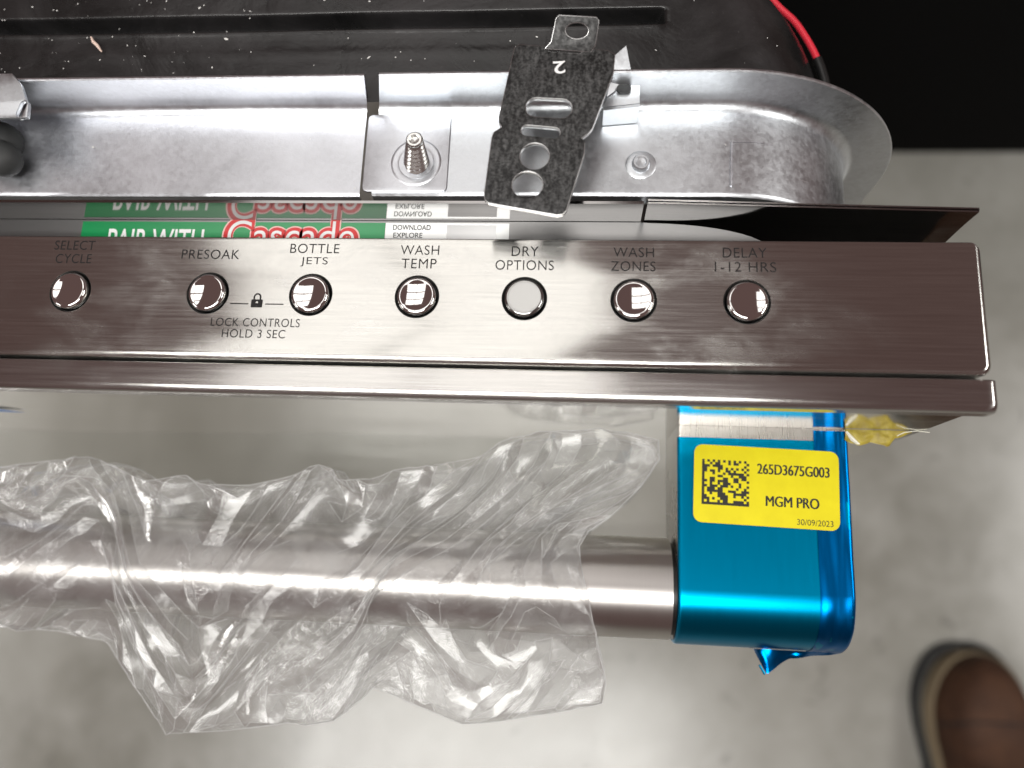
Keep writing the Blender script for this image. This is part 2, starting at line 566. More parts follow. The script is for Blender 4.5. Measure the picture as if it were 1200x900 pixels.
# --- tub front frame: flange + rim swept round the mouth
CX, CZ, RI = -66.0, -46.0, 46.0
def frame_path(x_from, x_to, right):
    """points (x, z, nx, nz) along the fold line"""
    pts = []
    if right:
        for z in np.linspace(-760, CZ - 1, 14): pts.append((CX + RI, z, 1, 0))
        for a in np.linspace(0, 90, 28):
            c, s = math.cos(math.radians(a)), math.sin(math.radians(a))
            pts.append((CX + RI * c, CZ + RI * s, c, s))
        for x in np.linspace(CX - 4, x_from, 16): pts.append((x, 0.0, 0, 1))
    else:
        cl = XL - CX
        for x in np.linspace(x_to, cl + 4, 40): pts.append((x, 0.0, 0, 1))
        for a in np.linspace(90, 180, 28):
            c, s = math.cos(math.radians(a)), math.sin(math.radians(a))
            pts.append((cl + RI * c, CZ + RI * s, c, s))
        for z in np.linspace(CZ - 1, -760, 14): pts.append((cl - RI, z, -1, 0))
    return pts

YF = 75.6
sec = [(0.3, 78.0), (13.0, 77.0), (13.75, 76.5), (13.9, YF + 0.35), (13.6, YF), (3.4, YF)]
sec += [(3.4 - 3.4 * math.sin(t), YF - 3.4 + 3.4 * math.cos(t)) for t in np.linspace(0.25, PI / 2, 7)]
sec += [(0.0, 60.0), (0.0, 49.0), (0.0, 48.3), (-0.5, 47.7), (-4.5, 47.5)]
def sweep_frame(path, lift=0.0, slant=None):
    mbx = MB()
    rows = []
    for i, (x, z, nx, nz) in enumerate(path):
        row = []
        for k, (rr, yy) in enumerate(sec):
            xx = x + nx * (rr + lift)
            if slant and i == slant[0]:
                xx += slant[1] * max(0.0, rr) / 14.0
            wob = 0.25 * mnoise.noise(Vector((x * 0.03, yy * 0.05, z * 0.03)))
            row.append((xx, yy, z + nz * (rr + lift + wob * (1 if nz > 0.5 and rr < 1 else 0))))
        rows.append(row)
    mbx.grid(rows)
    return mbx

pr = frame_path(-160.3, None, True)
tub_r = sweep_frame(pr, 0.0, (len(pr) - 1, 3.4)).build('tub_frame', M['galv'], dw, sharp=40)
pl = frame_path(None, -163.9, False)
tub_l = sweep_frame(pl, -0.5, (0, 2.8)).build('tub_frame', M['galv2'], dw, sharp=40)
tub_r['label'] = 'right half of the galvanized tub frame with rounded corner'
tub_l['label'] = 'left half of the galvanized tub frame'

# embossed square around the stud
sq = rrect(-163.0, -139.2, 48.6, 72.3, 1.5, 4)
me = curve_shape([sq], 0.2, 0.2, 2)
for vtx in me.vertices: vtx.co.z += 0.1 * S
me.materials.append(M['galv2'])
finish(me, 'lap_plate', dw)
mb = MB()
mb.lathe([(7.2, 0.0), (6.9, 0.22), (6.3, 0.28), (5.8, 0.2), (5.2, 0.24), (4.6, 0.0)], -148.3, 57.4, 0.42, 48)
mb.build('weld_ring', M['galv2'], dw)
# threaded stud
rows = []
for i in range(131):
    zz = 0.4 + i * 0.092
    r0 = 3.8 - 1.5 * zz / 12.3
    row = []
    for k in range(30):
        ph = (zz / 1.75 - k / 30.0) % 1.0
        tri = abs(ph - 0.5) * 2
        shx = 0.16 * zz
        amp = 1.0 if zz < 11.0 else 1.0 * max(0, (12.3 - zz) / 1.3)
        rr = r0 - amp * tri
        row.append((-148.3 + shx + rr * math.cos(2 * PI * k / 30), 57.4 + rr * math.sin(2 * PI * k / 30), zz))
    rows.append(row)
mb = MB(); mb.grid(rows, closed_u=True)
top = rows[-1]
mb.lathe([(2.2, 0), (1.9, 0.3), (1.4, 0.3), (1.1, -0.5), (0.01, -0.7)], -148.3 + 0.16 * rows[-1][0][2], 57.4, rows[-1][0][2], 30)
stud = mb.build('threaded_stud', plain('zinc_plated_thread', (0.80, 0.80, 0.78), 0.22, 1.0), dw, sharp=28)
stud['label'] = 'small threaded stud standing up from the galvanized rim'
# clinch rivet
mb = MB()
mb.lathe([(4.2, 0.0), (3.6, 0.25), (3.0, 0.3), (2.5, 0.35), (2.35, 1.5), (2.0, 1.9), (1.5, 1.9), (1.2, 1.6), (0.01, 1.5)], -86.4, 56.8, 0.0, 32)
mb.build('clinch_rivet', M['galv'], dw)

# rubbed white scuffs on the rim: raised folds of the sheet
mb = MB()
mb.tube([(-62, 63.6, -0.25), (-58, 64.0, -0.8), (-54, 64.2, -1.8), (-50.5, 64.0, -3.0)], 0.45, 6)
mb.tube([(-62.5, 50.5, 0.0), (-62.3, 58, 0.0), (-62, 63.6, 0.0)], 0.35, 6)
mb.build('sheet_fold', M['galv2'], dw)

# --- black damping mat over the tub
def mat_right(y):
    return float(np.interp(y, [77, 95, 103, 106.5, 110, 115, 120, 124, 128, 136, 145, 157, 170, 200, 600],
                           [-26.5, -27.0, -28.8, -29.9, -31.2, -33.4, -36.6, -39.6, -42.9, -50.2, -57.5, -66.5, -72.5, -76, -76]))
def sig(a):
    return 1.0 / (1 + math.exp(max(-60.0, min(60.0, a))))
def mat_top(x, y):
    z = -1.6
    g = sig((x + 80.5) / 0.35)
    d = 0.0
    d += sig(-(y - 102.1) / 0.16) * sig((y - 107.0) / 0.16)
    z -= 6.5 * d * g
    # soft raised bead in front of the groove, faint long ripple behind the flange
    z += 0.5 * math.exp(-((y - 101.0) / 1.0) ** 2) * g
    z += 0.25 * math.exp(-((y - 93.5) / 0.7) ** 2) * sig((x + 118) / 2)
    z += 0.5 * mnoise.noise(Vector((x * 0.02, y * 0.035, 0))) + 0.12 * mnoise.noise(Vector((x * 0.12, y * 0.12, 3)))
    return z
ys = list(np.linspace(77.5, 99.5, 16)) + list(np.linspace(100, 110, 41)) + list(np.linspace(111, 150, 24)) + list(np.linspace(165, 560, 14))
rows = []
for y in ys:
    xr = mat_right(y)
    rad = 40.0
    cx = xr - rad
    xs = list(np.linspace(XL + 20, -300, 8)) + list(np.linspace(-296, -90, 104)) + list(np.linspace(-88, -76, 25))
    xs = [x for x in xs if x < cx - 0.5]
    n_in = 137
    while len(xs) < n_in:
        xs.append(xs[-1] + (cx - xs[-1]) * 0.1)
    row = [(x, y, mat_top(x, y)) for x in xs]
    z0 = mat_top(cx, y)
    for a in np.linspace(90, -5, 24):
        row.append((cx + rad * math.cos(math.radians(a)), y, z0 - rad + rad * math.sin(math.radians(a))))
    row.append((xr, y, -300)); row.append((xr, y, -800))
    rows.append(row)
mb = MB(); mb.grid(rows)
matp = mb.build('damping_mat', M['mat'], dw, sharp=60)
matp['label'] = 'dusty black damping mat over the tub'

# red wire round the corner of the mat
wpts = [(-70, 168, -16), (-56, 145, -22), (-43.3, 128, -25), (-37.0, 120.3, -25), (-33.8, 114.7, -25), (-31.6, 109.8, -25), (-30.3, 106.2, -25)]
def spline(p, n=8):
    p = [Vector(q) for q in p]; o_ = []
    for i in range(len(p) - 1):
        a, b_, c, d = p[max(i - 1, 0)], p[i], p[i + 1], p[min(i + 2, len(p) - 1)]
        for k in range(n):
            t = k / n
            o_.append(0.5 * ((2 * b_) + (c - a) * t + (2 * a - 5 * b_ + 4 * c - d) * t * t + (3 * b_ - a - 3 * c + d) * t ** 3))
    return o_ + [p[-1]]
mb = MB(); mb.tube(spline(wpts), 1.05, 12)
w = mb.build('red_wire', M['wire'], dw); w['label'] = 'red insulated wire'
mb = MB(); mb.tube([(-30.4, 106.4, -25), (-29.3, 103, -25.2), (-28.4, 99.4, -25.5), (-27.4, 92, -26), (-27.0, 79, -27)], 1.5, 12)
mb.build('wire_sleeve', M['hole'], w)

# corner bracket and rubber hose ends at the left
out = [(-330, 84.2), (-270.0, 84.0), (-266.6, 80.5), (-264.2, 75.6), (-262.9, 73.6), (-262.6, 69.6), (-330, 69.2)]
me = curve_shape([out, oblong(-264.8, 72.4, 5.6, 2.1, math.radians(78))], 0.5, 0.15, 1)
KB = 0.944
for vtx in me.vertices:
    vtx.co = ((-101.46 + (vtx.co.x / S + 101.46) * KB) * S, (-48.3 + (vtx.co.y / S + 48.3) * KB) * S, vtx.co.z + 14.7 * S)
me.materials.append(M['galv'])
cb_ = finish(me, 'corner_bracket', dw)
mb = MB()
hp = [(-300, 63.2, 1.5), (-272, 63.0, 1.5), (-267.5, 62.8, 1.5), (-265.6, 62.6, 1.5)]
hp = hp[:2] + [(-272 + 6.4 * math.sin(a), 63, 1.5) for a in np.linspace(0.2, 1.5, 8)]
mb.tube(hp, [6.4, 6.4] + [6.4 * math.cos(a) for a in np.linspace(0.2, 1.5, 8)], 24)
hp = [(-300, 63, 4.5), (-278, 60.0, 5.0), (-268, 56.6, 5.0), (-263.6, 54.6, 4.6), (-261.6, 53.8, 4.2)]
dv = Vector((5.0, -1.7, 0)).normalized()
hp = hp[:3] + [tuple(Vector((-267, 56.2, 5)) + dv * 5.0 * math.sin(a)) for a in np.linspace(0.1, 1.5, 8)]
mb.tube(hp, [5.0, 5.0, 5.0] + [5.0 * math.cos(a) for a in np.linspace(0.1, 1.5, 8)], 24)
hz_ = mb.build('rubber_hose_end', M['rubber'], dw)

# --- stamped mounting plate with holes, bent tab and clip
out = [(-121.0, 83.6), (-119.8, 84.6), (-96.2, 82.4), (-94.2, 81.2), (-94.6, 75.5), (-99.8, 59.4), (-100.8, 58.2), (-102.4, 56.9), (-101.6, 55.8), (-101.6, 52.8), (-105.8, 37.4), (-106.8, 36.3), (-108.2, 36.0),
       (-125.8, 39.2), (-126.9, 40.2), (-127.1, 41.6), (-125.8, 57.2), (-125.3, 58.8), (-123.4, 60.2), (-124.1, 61.4), (-124.2, 63.2)]
rt = math.radians(-4)
holes = [oblong(-111.2, 65.6, 12.0, 5.4, rt), oblong(-113.1, 58.8, 10.0, 2.9, math.radians(-6)), ell(-114.4, 52.0, 3.7, 3.6), ell(-116.0, 44.2, 3.9, 3.6), oblong(-107.4, 82.6, 8.8, 1.5, math.radians(-5))]
me = curve_shape([out] + holes, 0.5, 0.18, 1)
ZP = 16.0
KP = (192.31 - ZP) / (192.31 - 13.0)      # outline measured at 13 mm, the plate itself rides at ZP
def up(x, y): return (-101.46 + (x + 101.46) * KP, -48.3 + (y + 48.3) * KP)
def bend(vtx):
    x, y, z = vtx.co / S
    zz = ZP + z
    if y < 59: zz -= (59 - y) * 0.05
    x, y = up(x, y)
    vtx.co = (x * S, y * S, zz * S)
for vtx in me.vertices: bend(vtx)
me.materials.append(M['dark']); me.materials.append(M['edge'])
for p in me.polygons: p.material_index = 0 if abs(p.normal.z) > 0.93 else 1
mp = finish(me, 'mounting_plate', dw, sharp=30, recalc=False)
mp['label'] = 'stamped mounting plate with round and oblong holes, coloured with its dark reflection'
# bent up tab
tabo = [(-113.0, 82.6), (-100.6, 81.6), (-99.4, 83.2), (-98.6, 89.0), (-99.4, 90.0), (-109.2, 90.6), (-110.0, 89.8), (-111.2, 84.4)]
me = curve_shape([tabo, ell(-104.4, 86.8, 2.9, 1.8, -0.05)], 0.5, 0.18, 1)
ca, sa = math.cos(math.radians(35)), math.sin(math.radians(35))
for vtx in me.vertices:
    x, y, z = vtx.co / S
    dy = y - 82.6
    x, y = up(x, 83.0)
    vtx.co = (x * S, (y + dy * ca - z * sa) * S, (ZP + 0.6 + dy * sa + z * ca) * S)
me.materials.append(M['dark']); me.materials.append(M['edge'])
nd = Vector((0, -sa, ca))
for p in me.polygons: p.material_index = 0 if abs(p.normal.dot(nd)) > 0.93 else 1
finish(me, 'bent_tab', mp, sharp=30, recalc=False)
lettering('stamped_number', '2', *up(-108.8, 77.4), ZP + 0.72, 3.2, 3.6, M['white'], mp, rot=PI + 0.06, offset=0.012)
# galvanized clip holding the plate to the flange
mb = MB()
def slab(q, th, mi=0):
    a, b_, c = Vector(q[0]), Vector(q[1]), Vector(q[2])
    n = (b_ - a).cross(c - a).normalized() * th
    k = len(q)
    vs = [tuple(Vector(p)) for p in q] + [tuple(Vector(p) + n) for p in q]
    mb.add(vs, [tuple(range(k)), tuple(range(2 * k - 1, k - 1, -1))] + [(i, (i + 1) % k, k + (i + 1) % k, k + i) for i in range(k)], mi)
slab([(-94.6, 81.2, 12.6), (-91.4, 84.0, 13.2), (-89.4, 77.6, 8.5), (-96.0, 72.4, 8.0)], 0.8)
slab([(-96.0, 72.4, 7.4), (-89.4, 77.4, 8.0), (-87.4, 77.2, 8.2), (-87.4, 70.6, 7.6), (-97.0, 69.8, 7.2)], 0.8)
slab([(-87.4, 70.4, 7.6), (-97.0, 69.6, 7.2), (-97.0, 69.2, 0.4), (-87.6, 70.0, 0.4)], 0.8)
mb.build('spring_clip', M['galv'], mp, sharp=20)
mb = MB(); mb.prism(oblong(-91.6, 74.4, 3.8, 2.6), 8.1, 8.75)
mb.build('clip_hole', M['hole'], mp)

# --- inner door liner: tray, upright mirror wall, sticker
mb = MB()
YW = 44.7
mb.box(XL, -85.6, YW, YW + 0.8, -11.0, 1.2)
mb.build('door_liner_wall', M['liner'], dw, sharp=30)
# right hand piece of the wall, deeper, gently bowed, with a pointed end
rows = []
for i in range(40):
    t = i / 39
    x = -84.6 + t * 84.0
    yb = 44.9 - 2.2 * t
    row = []
    for (zz, lean) in ((1.4, 0.35), (1.2, 0.0), (0.2, 0.0), (-5, 0.1), (-10, 0.0), (-18, -0.3), (-34, -0.6)):
        xx = x
        row.append((xx, yb + lean + 0.0 * zz, zz))
    rows.append(row)
for i in range(39, -1, -1):
    rows.append([(x, y + 0.8, z) for x, y, z in rows[i]])
mb = MB(); mb.grid(rows)
wl = mb.build('door_liner_wall', M['liner'], dw, sharp=30)
wl['label'] = 'right end of the shiny liner wall with its pointed corner'
# tray with rounded right end
tray = [(XL, 30), (XL, YW - 0.05)] + [(-85.0, YW - 0.15)] + [(-85 + 35 * math.sin(a), 36.0 + 8.4 * math.cos(a)) for a in np.linspace(0.05, PI / 2, 12)] + [(-50, 30)]
mb = MB(); mb.prism(tray, -10.8, -10.0)
mb.build('door_liner_tray', M['tray'], dw, sharp=30)
# sticker lying in the tray
st = MB(); st.prism([(-250.6, 12), (-158.4, 12), (-158.4, 44.0), (-250.6, 44.0)], -9.98, -9.90)
st = st.build('advice_sticker', M['green'], dw, sharp=None)
st['label'] = 'green sticker lying in the door liner behind the control panel'
g2 = MB(); g2.prism([(-158.3, 12), (-122.5, 12), (-122.5, 44.0), (-158.3, 44.0)], -9.98, -9.90)
g2.build('silver_panel', M['silver'], st, sharp=None)
lettering('printed_words', 'PAIR WITH', -227.2, 38.0, -9.86, 29.5, 7.4, M['white'], st, offset=0.012)
lettering('printed_words', 'Cascade', -186.2, 39.9, -9.87, 41.5, 12.4, M['pale'], st, offset=0.085, spacing=0.95)
lettering('printed_words', 'Cascade', -186.2, 39.9, -9.85, 40.6, 11.6, M['red'], st, offset=0.062, spacing=0.95)
lettering('printed_words', 'Cascade', -186.2, 39.9, -9.83, 38.0, 9.2, M['white'], st, offset=-0.006, spacing=1.0)
lettering('printed_words', 'DOWNLOAD', -150.6, 42.6, -9.86, 11.0, 1.6, M['ink'], st, offset=0.01)
lettering('printed_words', 'EXPLORE', -151.6, 40.2, -9.86, 8.5, 1.6, M['ink'], st, offset=0.01)
wp = MB(); wp.prism([(-140.4, 30), (-126.2, 30), (-126.2, 43.4), (-140.4, 43.4)], -9.9, -9.86)
wp.build('white_patch', M['white'], st, sharp=None)

# --- control panel
DEP = 35.3
BX = [-243.5, -203.6, -174.6, -145.4, -116.6, -88.0, -59.1]
BY = [18.55, 18.5, 18.45, 18.3, 18.2, 18.1, 18.1]
RB = 1.9
inner = rrect(XL, -RB, RB, DEP - 0.6, 0.9, 4)
me = curve_shape([inner] + [ell(x, y, 6.05, 6.05, n=48) for x, y in zip(BX, BY)], 0.0)
bm = bmesh.new(); bm.from_mesh(me)
bmesh.ops.delete(bm, geom=[f for f in bm.faces if f.calc_center_median().z < -1e-6], context='FACES')
bm.to_mesh(me); bm.free()
mb = MB()
for vtx in me.vertices: pass
base_v = [tuple(v.co / S) for v in me.vertices]
mb.add(base_v, [tuple(p.vertices) for p in me.polygons])
prof = [(0.0, 0.0)] + [(RB * math.sin(a), -RB + RB * math.cos(a)) for a in np.linspace(0.2, PI / 2, 7)] + [(RB, -7.0)]
rows = []
for off, z in prof:
    k = off / RB
    rows.append([(p[0], p[1], z) for p in rrect(XL - off, -RB + off, RB - off, DEP - 0.6 + 0.6 * k, 0.9 + off, 4)])
mb.grid(rows, closed_u=True)
for x, y in zip(BX, BY):      # bore walls
    mb.lathe([(6.05, 0.0), (6.0, -0.12), (6.0, -2.0)], x, y, 0.0, 48)
panel = mb.build('control_panel', M['panel'], dw, sharp=30)
panel['label'] = 'brushed stainless control panel with seven chrome buttons'

# buttons
btn_me = None
cap_mat = M['chrome']
mb = MB()
pf = [(5.25, -3.0), (5.25, 0.35), (5.15, 0.75), (4.9, 1.05), (4.5, 1.2), (4.3, 1.17)]
pf += [(4.3 * (1 - k / 12.0) if k < 12 else 0.005, 1.17 - 0.55 * (1 - (1 - k / 12.0) ** 2)) for k in range(1, 13)]
mb.lathe(pf, 0, 0, 0, 64)
b0 = mb.build('button', M['chrome'], panel, sharp=50)
mb = MB()
mb.lathe([(r_0, z_0 if r_0 > 4.31 else 1.17 - (1.17 - z_0) * 0.12) for r_0, z_0 in pf], 0, 0, 0, 64)
flat_me = mb.build('button', plain('chrome_pale_reflection', (0.44, 0.44, 0.43), 0.16, 1.0), panel, sharp=50)
fm_ = flat_me.data; bpy.data.objects.remove(flat_me)
mb = MB()
mb.lathe([(5.98, -2.2), (5.98, -0.5), (5.8, -0.4), (5.5, -0.7), (5.45, -2.5), (0.02, -2.6)], 0, 0, 0, 48)
z0 = mb.build('button_well', M['hole'], panel, sharp=40)
for i, (x, y) in enumerate(zip(BX, BY)):
    tilt = Matrix.Rotation(math.radians(random.uniform(-3.0, 3.0)), 4, 'X') @ Matrix.Rotation(math.radians(random.uniform(-3.0, 3.0)), 4, 'Y')
    for src in (b0, z0):
        o = src if i == 0 else src.copy()
        if i: 
            COL.objects.link(o)
        o.parent = panel
        o.matrix_parent_inverse = Matrix.Identity(4)
        if i == 4 and src is b0: o.data = fm_      # flatter face and greyer chrome stand in for a pale reflection
        o.matrix_local = Matrix.Translation((x * S, y * S, 0)) @ (tilt if src is b0 else Matrix.Identity(4))

TX = [('SELECT', -244.5, 32.2, 12.0), ('CYCLE', -244.2, 28.2, 10.6), ('PRESOAK', -204.3, 29.85, 16.6), ('BOTTLE', -174.8, 31.8, 13.8), ('JETS', -174.6, 27.9, 7.6),
      ('WASH', -145.5, 31.6, 10.6), ('TEMP', -145.5, 27.7, 9.6), ('DRY', -116.9, 31.5, 7.2), ('OPTIONS', -116.9, 27.55, 15.6), ('WASH', -88.1, 31.45, 10.6),
      ('ZONES', -88.2, 27.55, 11.6), ('DELAY', -59.4, 31.6, 11.2), ('1-12 HRS', -59.3, 27.65, 15.6), ('LOCK CONTROLS', -189.2, 10.35, 24.8), ('HOLD 3 SEC', -189.3, 7.2, 17.6)]
for body, x, y, wd in TX:
    lettering('printed_words', body, x, y, 0.03, wd, 2.35 if y < 12 else 2.75, M['print'], panel, offset=-0.004, spacing=1.08)
mb = MB()
for a, b_ in ((-196.9, -191.8), (-187.0, -181.9)):
    mb.add([(a, 15.45, 0.03), (b_, 15.45, 0.03), (b_, 15.75, 0.03), (a, 15.75, 0.03)], [(0, 1, 2, 3)])
mb.build('printed_line', M['print'], panel, sharp=None, recalc=False)
me = curve_shape([rrect(-191.0, -187.8, 14.6, 16.9, 0.25, 3), ell(-189.4, 16.0, 0.35, 0.35, n=12), rrect(-189.55, -189.25, 15.0, 15.9, 0.05, 2)], 0)
me2 = curve_shape([[(-190.5, 16.9)] + [(-189.4 + 1.1 * math.cos(a), 17.6 + 1.1 * math.sin(a)) for a in np.linspace(PI, 0, 12)] + [(-188.3, 16.9), (-188.75, 16.9)] + [(-189.4 + 0.65 * math.cos(a), 17.6 + 0.65 * math.sin(a)) for a in np.linspace(0, PI, 12)] + [(-190.05, 16.9)]], 0)
mb = MB()
for mm in (me, me2):
    mb.add([(v.co.x / S, v.co.y / S, 0.03) for v in mm.vertices], [tuple(p.vertices) for p in mm.polygons])
lk = mb.build('lock_symbol', M['print'], panel, sharp=None, recalc=False)

# --- door trim (lip in front of the panel), door face, core
prof = [(-0.75, -9.0), (-0.75, -1.7)] + [(-0.75 - 0.5 + 0.5 * math.cos(a), -1.6 + 0.5 * math.sin(a)) for a in np.linspace(0.3, PI / 2, 4)]
prof += [(-3.0, -1.1)] + [(-6.7 - 2.4 * math.sin(a), -3.5 + 2.4 * math.cos(a)) for a in np.linspace(0, PI / 2, 11)] + [(-9.1, -6.5), (-6.7, -7.4)]
rows = []
xs = list(np.linspace(XL, -2, 60))
for x in xs: rows.append([(x, y, z) for y, z in prof])
for a in np.linspace(0.2, PI / 2, 6):    # rounded right end
    rows.append([(-0.9 + 2.0 * math.sin(a), y + (0.25 if y < -4 else 0) * (1 - math.cos(a)), z - 1.3 * (1 - math.cos(a))) for y, z in prof])
rows.append([(1.1, y * 0.9, min(z, -8)) for y, z in prof])
mb = MB(); mb.grid(rows)
mb.build('door_trim', M['trim'], dw, sharp=40)
mb = MB()
mb.box(XL, 0.7, -6.6, -5.2, -760, -3.2)
df_ = mb.build('door_face', M['door'], dw, sharp=None)
df_['label'] = 'polished stainless door front'
mb = MB()
mb.add([(XL, -6.68, -420), (-79.0, -6.68, -420), (-77.0, -6.68, -79), (-188, -6.68, -83), (-299, -6.68, -98), (XL, -6.68, -100)], [(0, 1, 2, 3, 4, 5)])
mb.build('clear_film', M['film'], df_, sharp=None, recalc=False)
mb = MB()
mb.box(XL, 0.4, -5.1, 34.0, -760, -9.5)
mb.build('door_core', M['doorcore'], dw, sharp=None)
# scrap of blue film on the door
mb = MB()
mb.add([(-320, -7.1, -40), (-303, -7.1, -44.5), (-296.5, -7.1, -47.8), (-291.2, -7.1, -53.4), (-297, -7.1, -53.4), (-320, -7.1, -52)], [(0, 1, 2, 3, 4, 5)])
bb_ = mb.build('blue_film_scrap', M['blue_bit'], df_, sharp=None, recalc=False)

# --- handle: bar and bracket
YC, ZC, RR = -56.0, -61.5, 15.6
def rod_rows(x0, x1, r, n=90, seg=96):
    return [[(x, YC + r * math.cos(2 * PI * k / seg), ZC + r * math.sin(2 * PI * k / seg)) for k in range(seg)] for x in np.linspace(x0, x1, n)]
mb = MB(); mb.grid(rod_rows(XL, -72.4, RR, 20), closed_u=True)
def cyl_uv(p):
    a = np.arctan2(p[:, 2] - ZC * S, p[:, 1] - YC * S)
    return np.stack([a, p[:, 0]], 1)
bar = mb.build('handle_bar', M['bar'], dw, sharp=60, recalc=True, uv=cyl_uv)
bar['label'] = 'round brushed stainless handle bar'
mb = MB(); mb.grid(rod_rows(-72.5, -70.5, RR - 1.6, 2), closed_u=True)
mb.build('bar_shadow_gap', M['hole'], bar)

BXL, BXR, BT, RN = -71.1, -20.6, -45.0, 16.5
def bracket_profile(off=0.0, y_start=-6.65, back=True, a_end=180):
    p = [(y_start, BT + off)]
    for y in np.linspace(y_start - 1, YC + 0.5, 10): p.append((y, BT + off))
    for a in np.linspace(0, a_end, 28):
        t = math.radians(a)
        p.append((YC - (RN + off) * math.sin(t), ZC + (RN + off) * math.cos(t)))
    if back:
        p += [(-30, ZC - RN - off), (-6.65, ZC - RN - off)]
    return p
def inset_profile(prof, d):
    out_ = []
    for y, z in prof:
        # towards the inside of the section
        if y > YC: out_.append((y, z - d if z > ZC else z + d))
        else:
            v = Vector((y - YC, z - ZC)); L = v.length
            v *= (L - d) / L; out_.append((YC + v.x, ZC + v.y))
    return out_
pf0 = bracket_profile()
mb = MB(); rows = []
Rb = 1.1
for a in np.linspace(PI / 2, 0.0, 6): rows.append([(BXL + Rb - Rb * math.cos(PI / 2 - a) if False else BXL + Rb * (1 - math.sin(PI / 2 - a)), y, z) for y, z in inset_profile(pf0, Rb * (1 - math.cos(PI / 2 - a)))][:])
rows = []
for k in range(7):
    a = PI / 2 * k / 6
    rows.append([(BXL + Rb * (1 - math.sin(a)), y, z) for y, z in inset_profile(pf0, Rb * (1 - math.cos(a)))])
rows = rows[::-1]
rows = [[(x, y, z) for x, y, z in r] for r in rows]
# rows now run from the flat end face rim to the full profile
left = []
for k in range(7):
    a = PI / 2 * k / 6
    left.append([(BXL + Rb * (1 - math.sin(a)), y, z) for y, z in inset_profile(pf0, Rb * (1 - math.sin(PI / 2 - a)) if False else Rb * (1 - math.cos(PI / 2 - (PI / 2 - a))))])
full = []
for k in range(7):                                    # left rounding: inset Rb -> 0
    a = PI / 2 * k / 6
    full.append([(BXL + Rb * (1 - math.sin(a)), y, z) for y, z in inset_profile(pf0, Rb * (1 - math.sin(a)) if False else 0.0)])
full = []
for k in range(7):
    a = PI / 2 * k / 6                                # 0 -> 90 degrees
    full.append([(BXL + Rb * (1 - math.cos(a)) - 0.0, y, z) for y, z in inset_profile(pf0, Rb * (1 - math.sin(a)))])
for x in np.linspace(BXL + Rb + 3, BXR - Rb - 3, 8):
    full.append([(x, y, z) for y, z in pf0])
for k in range(7):
    a = PI / 2 * k / 6
    full.append([(BXR - Rb * (1 - math.sin(a)), y, z) for y, z in inset_profile(pf0, Rb * (1 - math.cos(a)))])
mb.grid(full)
n = len(pf0)
mb.add(full[0], [tuple(range(n))]); mb.add(full[-1], [tuple(range(n - 1, -1, -1))])
def br_uv(p):
    return np.stack([p[:, 0], p[:, 1] - p[:, 2]], 1)
brk = mb.build('handle_bracket', M['bracket'], dw, sharp=50, uv=br_uv)
brk['label'] = 'handle bracket wrapped in blue protective film'
def film_sheet(x0, x1, ys, off, mat, name, wob=0.0, ragged=0.0, endround=True, yskew=0.0):
    pfx = bracket_profile(off, ys, back=False, a_end=172)
    rows_ = []
    def addrow(x, ins):
        pp = inset_profile(pfx, ins)
        row = []
        for j, (y, z) in enumerate(pp):
            w_ = wob * mnoise.noise(Vector((x * 0.35, y * 0.12, z * 0.25 + 5))) if wob else 0.0
            if j < 3: y = y + ragged * mnoise.noise(Vector((x * 0.5, 0, 1))) + yskew * (x - x0) * (1 if j < 1 else 0)
            v = Vector((y - YC, z - ZC)).normalized() if y < YC else Vector((0, 1))
            row.append((x, y + v.x * w_, z + v.y * w_))
        rows_.append(row)
    Rf = Rb + off
    if x0 <= BXL + 0.1:
        for k in range(6):
            a = PI / 2 * k / 6
            addrow(BXL - off + Rf * (1 - math.cos(a)), Rf * (1 - math.sin(a)))
        x0 = BXL - off + Rf
    for x in np.linspace(x0, BXR + off - Rf, 40): addrow(x, 0.0)
    for k in range(1, 8):
        a = PI / 2 * k / 7
        addrow(BXR + off - Rf + Rf * math.sin(a), Rf * (1 - math.cos(a)))
    # carry the film down the right side
    last = rows_[-1]
    rows_.append([(x, y * 0.985 - 0.6 if y < YC else y, z - 2.0) for x, y, z in last])
    m_ = MB(); m_.grid(rows_)
    return m_.build(name, mat, brk, sharp=60, uv=br_uv)
f1 = film_sheet(BXL, BXR, -10.3, 0.10, M['blue'], 'protective_film')
f2 = film_sheet(-30.6, BXR, -7.2, 0.26, M['blue_dark'], 'protective_film', wob=0.34)
f2['label'] = 'darker doubled strip of blue film at the right edge'
# loose flap of film under the nose
mb = MB()
rows = []
for i in range(44):
    u = i / 43
    x = -48 + u * 27.0
    dep = float(np.interp(x, [-48, -46.8, -43.4, -41.6, -36.2, -30, -21], [0.1, 0.4, 7.4, 6.2, 2.6, 1.6, 0.4]))
    row = []
    for j in range(8):
        t = j / 7
        row.append((x + 0.5 * t, YC - RN - 0.1 - dep * t, -59.0 - 2.0 * t + 0.9 * t * math.sin(x * 0.7) + 0.5 * mnoise.noise(Vector((x * 0.4, t * 2, 7)))))
    rows.append(row)
mb.grid(rows)
mb.build('film_flap', M['blue_dark'], brk, sharp=40)
mb = MB()
mb.tube([(-43.4, -80.0, -60.6), (-45.0, -77.4, -60)], 0.35, 8)
mb.build('film_flap', M['blue'], brk, sharp=40)

